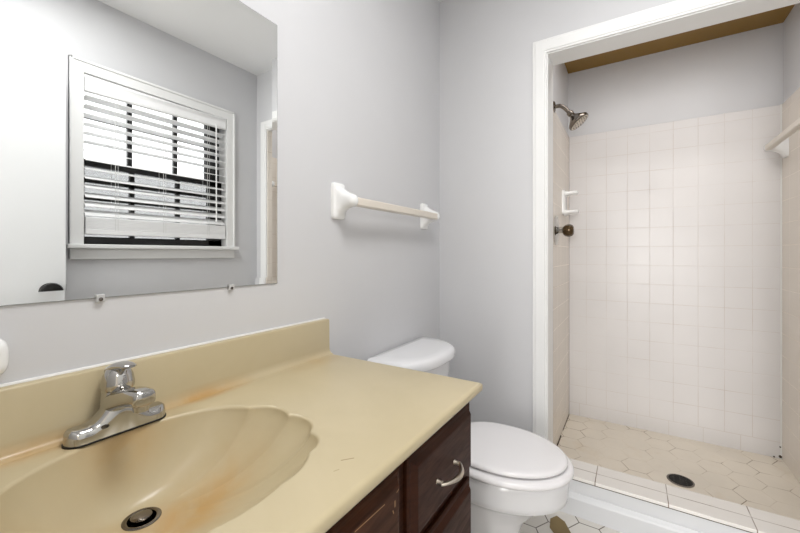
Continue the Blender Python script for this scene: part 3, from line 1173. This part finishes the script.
# small oval maker's emblem and a fine line of lettering-sized marks on the front of the body
bm = bmesh.new()
add_lathe(bm, (FX - 0.028, FY - 0.0222, FZ + 0.022), (0, -1, 0.25), [(0, 0.0062), (0.0009, 0.0058)], 24)
for v in bm.verts:
    v.co.z = (v.co.z - FZ - 0.022) * 0.55 + FZ + 0.022
obj('emblem', bm, 'dark_chrome', bdy)

# ------------------------------------------------------------------ toilet
TX = 1.338
toi = empty('toilet', (TX, 0.45, 0.0), 'white two-piece toilet with closed lid between the vanity and the shower wall', 'toilet')


def egg(hw, yt, yb, n=56, ym=None, flat=0.55):
    """toilet-bowl outline: rounded tip at yt (front), flattened back at yb"""
    if ym is None:
        ym = yt + (yb - yt) * 0.52
    out = []
    for i in range(n):
        a = 2 * PI * i / n
        c, s = math.cos(a), math.sin(a)
        if s < 0:
            x, y = c * hw, ym + s * (ym - yt)
        else:
            x = math.copysign(abs(c) ** 0.80, c) * hw
            y = ym + abs(s) ** flat * (yb - ym) if False else ym + s ** 0.8 * (yb - ym)
        out.append((TX + x, y))
    return out


bm = bmesh.new()
secs = [  # z, half width, tip y, back y
    (0.000, 0.112, 0.335, 0.760), (0.020, 0.114, 0.330, 0.765), (0.030, 0.104, 0.345, 0.755), (0.100, 0.096, 0.350, 0.745),
    (0.170, 0.102, 0.325, 0.735), (0.215, 0.118, 0.285, 0.725), (0.250, 0.138, 0.245, 0.720), (0.278, 0.158, 0.208, 0.720),
    (0.286, 0.170, 0.190, 0.720), (0.293, 0.1765, 0.182, 0.720), (0.310, 0.179, 0.180, 0.720), (0.345, 0.182, 0.177, 0.720),
    (0.366, 0.184, 0.175, 0.720), (0.374, 0.181, 0.178, 0.718), (0.3755, 0.165, 0.195, 0.700)]
rings = [[(x, y, z) for x, y in egg(hw, yt, yb, ym=yt + 0.245)] for z, hw, yt, yb in secs]
add_loft(bm, rings)
bowl = obj('bowl', bm, 'porcelain', toi, smooth=True, autos=50)
for s in (-1, 1):
    bm = bmesh.new()
    add_lathe(bm, (TX + s * 0.108, 0.56, 0.004), (s * 0.35, 0, 1), [(0, 0.016), (0.016, 0.015), (0.022, 0.010), (0.024, 0.002)], 20)
    obj('bolt_cap', bm, 'porcelain', bowl, smooth=True)
bm = bmesh.new()   # seat (under the lid)
rings = []
for ins_, z in ((0.030, 0.3745), (0.018, 0.3800), (0.004, 0.3806), (0.0, 0.384), (0.0, 0.392), (0.004, 0.398), (0.012, 0.401), (0.022, 0.402), (0.040, 0.402)):
    rings.append([(x, y, z) for x, y in egg(0.192 - ins_, 0.163 + ins_, 0.600 - ins_, ym=0.40)])
add_loft(bm, rings)
obj('seat', bm, 'seat', toi, smooth=True, autos=70)
bm = bmesh.new()   # lid, slightly smaller and slightly domed
rings = []
for ins_, z in ((0.030, 0.4015), (0.014, 0.4065), (0.003, 0.4072), (0.0, 0.410), (0.0, 0.415), (0.003, 0.4195), (0.009, 0.4222), (0.022, 0.4238), (0.07, 0.4260), (0.13, 0.4272)):
    rings.append([(x, y, z) for x, y in egg(0.172 - ins_, 0.182 + ins_, 0.598 - ins_ * 0.8, ym=0.41)])
add_loft(bm, rings)
obj('lid', bm, 'seat', toi, smooth=True, autos=70)
for s in (-1, 1):
    bm = bmesh.new()
    add_box(bm, (TX + s * 0.075 - 0.02, 0.588, 0.386), (TX + s * 0.075 + 0.02, 0.618, 0.424), 0.005, 3)
    obj('hinge', bm, 'seat', toi, smooth=True)


def tank_outline(hw, yf, yb, depth, n=20):
    """plan outline: straight back, bowed front with large round corners"""
    pts = []
    for i in range(n + 1):
        s = -math.cos(PI * i / n) * 0.985
        pts.append((TX - 0.010 + s * hw, yf + depth * (1 - (1 - abs(s) ** 2.9) ** 0.5)))
    ye = yf + depth
    pts += [(TX - 0.010 + hw, min(ye, yb - 0.03)), (TX - 0.010 + hw, yb - 0.008), (TX - 0.018 + hw, yb), (TX - 0.002 - hw, yb), (TX - 0.010 - hw, yb - 0.008), (TX - 0.010 - hw, min(ye, yb - 0.03))]
    return pts


bm = bmesh.new()
rings = []
for z, hw, yf in ((0.372, 0.170, 0.680), (0.385, 0.186, 0.670), (0.45, 0.205, 0.660), (0.60, 0.217, 0.650), (0.684, 0.223, 0.643)):
    rings.append([(x, y, z) for x, y in tank_outline(hw, yf, 0.846, 0.15)])
add_loft(bm, rings)
obj('tank', bm, 'porcelain', toi, smooth=True, autos=50)
bm = bmesh.new()
rings = []
for ins_, z in ((0.014, 0.6835), (0.002, 0.6845), (0.0, 0.688), (0.0, 0.705), (0.003, 0.715), (0.009, 0.721), (0.019, 0.7245)):
    rings.append([(x, y, z) for x, y in tank_outline(0.230 - ins_, 0.622 + ins_, 0.848 - ins_ * 0.3, 0.17)])
last = rings[-1]
for q, dz in ((0.75, 0.0012), (0.4, 0.002)):
    cy_ = 0.745
    rings.append([(TX - 0.01 + (x - TX + 0.01) * q, cy_ + (y - cy_) * q, 0.7245 + dz) for x, y, z in last])
add_loft(bm, rings)
obj('tank_lid', bm, 'porcelain', toi, smooth=True, autos=60)
bm = bmesh.new()
add_lathe(bm, (TX - 0.10, 0.672, 0.640), (0, -1, 0), [(0, 0.012), (0.010, 0.012), (0.014, 0.009)], 20)
add_tube(bm, spline([(TX - 0.10, 0.656, 0.640), (TX - 0.128, 0.654, 0.637), (TX - 0.158, 0.654, 0.630)], 4), [0.006, 0.006, 0.006, 0.0055, 0.0055, 0.005, 0.005, 0.006, 0.007], 10)
obj('flush_lever', bm, 'chrome', toi, smooth=True)

# ------------------------------------------------------------------ shower fittings
sh = empty('shower_sprayer', (2.141, SYL, 1.916), 'tarnished chrome shower head on a bent arm high on the shower wall', 'shower head')
bm = bmesh.new()
add_lathe(bm, (2.141, SYL + 0.008, 1.916), (0, -1, 0), [(0, 0.030), (0.010, 0.030), (0.014, 0.024), (0.017, 0.012)], 28)
obj('flange', bm, 'dark_chrome', sh, smooth=True)
bm = bmesh.new()
add_tube(bm, spline([(2.141, SYL, 1.916), (2.141, SYL - 0.030, 1.915), (2.141, SYL - 0.052, 1.900), (2.141, SYL - 0.078, 1.868)], 6), 0.0105, 14)
obj('arm', bm, 'dark_chrome', sh, smooth=True)
hd = Vector((0, -0.62, -0.78)).normalized()
hp = Vector((2.141, SYL - 0.074, 1.873))
bm = bmesh.new()
add_lathe(bm, hp, hd, [(0, 0.013), (0.006, 0.0165), (0.020, 0.0165), (0.023, 0.013), (0.032, 0.016), (0.044, 0.027), (0.064, 0.049), (0.072, 0.055), (0.081, 0.055), (0.084, 0.052)], 36)
hb = obj('head', bm, 'dark_chrome', sh, smooth=True)
bm = bmesh.new()
add_lathe(bm, hp + hd * 0.0845, hd, [(0, 0.049), (0.0015, 0.047), (0.0025, 0.020), (0.003, 0.004)], 32)
fc = obj('spray_face', bm, 'nickel', hb, smooth=True)
bm = bmesh.new()
d_, u_, v_ = frame(hd)
for rr, nn in ((0.014, 6), (0.028, 12), (0.040, 18)):
    for k in range(nn):
        a = 2 * PI * k / nn
        add_lathe(bm, hp + hd * 0.0858 + (u_ * math.cos(a) + v_ * math.sin(a)) * rr, hd, [(0, 0.0032), (0.002, 0.0024)], 8)
obj('nozzles', bm, 'black', fc)

va = empty('shower_valve', (2.204, SYL, 1.250), 'round chrome shower valve plate with a smoky brown knob below the soap holder', 'shower valve')
bm = bmesh.new()
add_lathe(bm, (2.204, SYL + 0.002, 1.250), (0, -1, 0), [(0, 0.084), (0.004, 0.084), (0.008, 0.078), (0.011, 0.055), (0.016, 0.030), (0.019, 0.024)], 48)
obj('escutcheon', bm, 'chrome', va, smooth=True)
bm = bmesh.new()
add_lathe(bm, (2.204, SYL - 0.014, 1.250), (0, -1, 0), [(0, 0.019), (0.022, 0.018), (0.026, 0.014), (0.034, 0.013)], 28)
obj('stem', bm, 'chrome', va, smooth=True)
bm = bmesh.new()
n = 12
prof = [(0, 0.014), (0.004, 0.022), (0.012, 0.029), (0.024, 0.033), (0.038, 0.033), (0.050, 0.028), (0.056, 0.020), (0.057, 0.003)]
d_, u_, v_ = frame((0, -1, 0))
rings = []
for h, r in prof:
    rings.append([Vector((2.204, SYL - 0.034, 1.246)) + d_ * h + (u_ * math.cos(2 * PI * i / 48) + v_ * math.sin(2 * PI * i / 48)) * r * (1 + (0.035 * math.cos(2 * PI * i / 48 * 8) if r > 0.02 else 0)) for i in range(48)])
add_loft(bm, rings)
obj('knob', bm, 'amber', va, smooth=True)

so = empty('soap_holder', (2.462, SYL, 1.428), 'white ceramic two-armed soap holder on the shower wall above the valve', 'soap holder')
bm = bmesh.new()
rings = []
for d0, w_, h_ in ((0.0, 0.104, 0.150), (0.010, 0.104, 0.150), (0.014, 0.098, 0.144), (0.0155, 0.086, 0.132)):
    rings.append([(2.462 + a, SYL - d0, 1.432 + b) for a, b in superell(w_, h_, 40, 8)])
add_loft(bm, rings)
obj('plate', bm, 'ceramic', so, smooth=True, autos=50)


def arm(z, w_, reach, t_):
    bm = bmesh.new()
    rings = []
    for d0, ww, tt, dz in ((0.010, w_ + 0.014, t_ + 0.018, -0.003), (0.022, w_ + 0.004, t_ + 0.006, -0.001), (0.035, w_, t_, 0), (reach - 0.014, w_ - 0.004, t_, 0.001),
                           (reach - 0.004, w_ - 0.016, t_ - 0.003, 0.002), (reach, w_ - 0.034, t_ - 0.008, 0.002)):
        rings.append([(2.462 + a, SYL - d0, z + dz + b) for a, b in superell(ww, tt, 32, 3.5)])
    add_loft(bm, rings)
    return obj('arm', bm, 'ceramic', so, smooth=True, autos=50)


arm(1.487, 0.070, 0.082, 0.022)
arm(1.372, 0.088, 0.084, 0.024)

dr = empty('shower_drain', (2.198, -0.195, SZ), 'round dark grated drain set in the hexagon-tiled shower floor', 'drain')
bm = bmesh.new()
add_lathe(bm, (2.198, -0.195, SZ), (0, 0, 1), [(-0.001, 0.054), (0.002, 0.054), (0.003, 0.051), (0.0028, 0.047), (0.0010, 0.047)], 44, True, False)
obj('rim', bm, 'dark_chrome', dr, smooth=True)
bm = bmesh.new()
add_lathe(bm, (2.198, -0.195, SZ), (0, 0, 1), [(0.0004, 0.047), (0.0012, 0.047)], 44)
obj('sump', bm, 'hole', dr)
bm = bmesh.new()
for k in range(-4, 5):
    xx = k * 0.0105
    hh = math.sqrt(max(0.0, 0.047 ** 2 - xx * xx)) - 0.001
    add_box(bm, (2.198 + xx - 0.0018, -0.195 - hh, SZ + 0.001), (2.198 + xx + 0.0018, -0.195 + hh, SZ + 0.0026))
for k in (-2, 0, 2):
    yy = k * 0.012
    hh = math.sqrt(max(0.0, 0.047 ** 2 - yy * yy)) - 0.001
    add_box(bm, (2.198 - hh, -0.195 + yy - 0.0016, SZ + 0.001), (2.198 + hh, -0.195 + yy + 0.0016, SZ + 0.0025))
obj('grate', bm, 'knob', dr)

# ------------------------------------------------------------------ white wall fixture at the left edge of the picture
bm = bmesh.new()
rings = []
for d0, w_, h_ in ((0.0, 0.060, 0.060), (0.004, 0.064, 0.064), (0.018, 0.064, 0.064), (0.026, 0.058, 0.058), (0.031, 0.046, 0.046), (0.033, 0.026, 0.026)):
    rings.append([(0.133 + a, D - d0, 0.957 + b) for a, b in superell(w_, h_, 40, 3.2)])
add_loft(bm, rings)
ou = obj('plug_cover', bm, 'plate', smooth=True, autos=50, origin=(0.133, D, 0.957))
ou['label'] = 'white rounded plastic fixture on the wall under the mirror, left of the faucet'
ou['category'] = 'wall fixture'
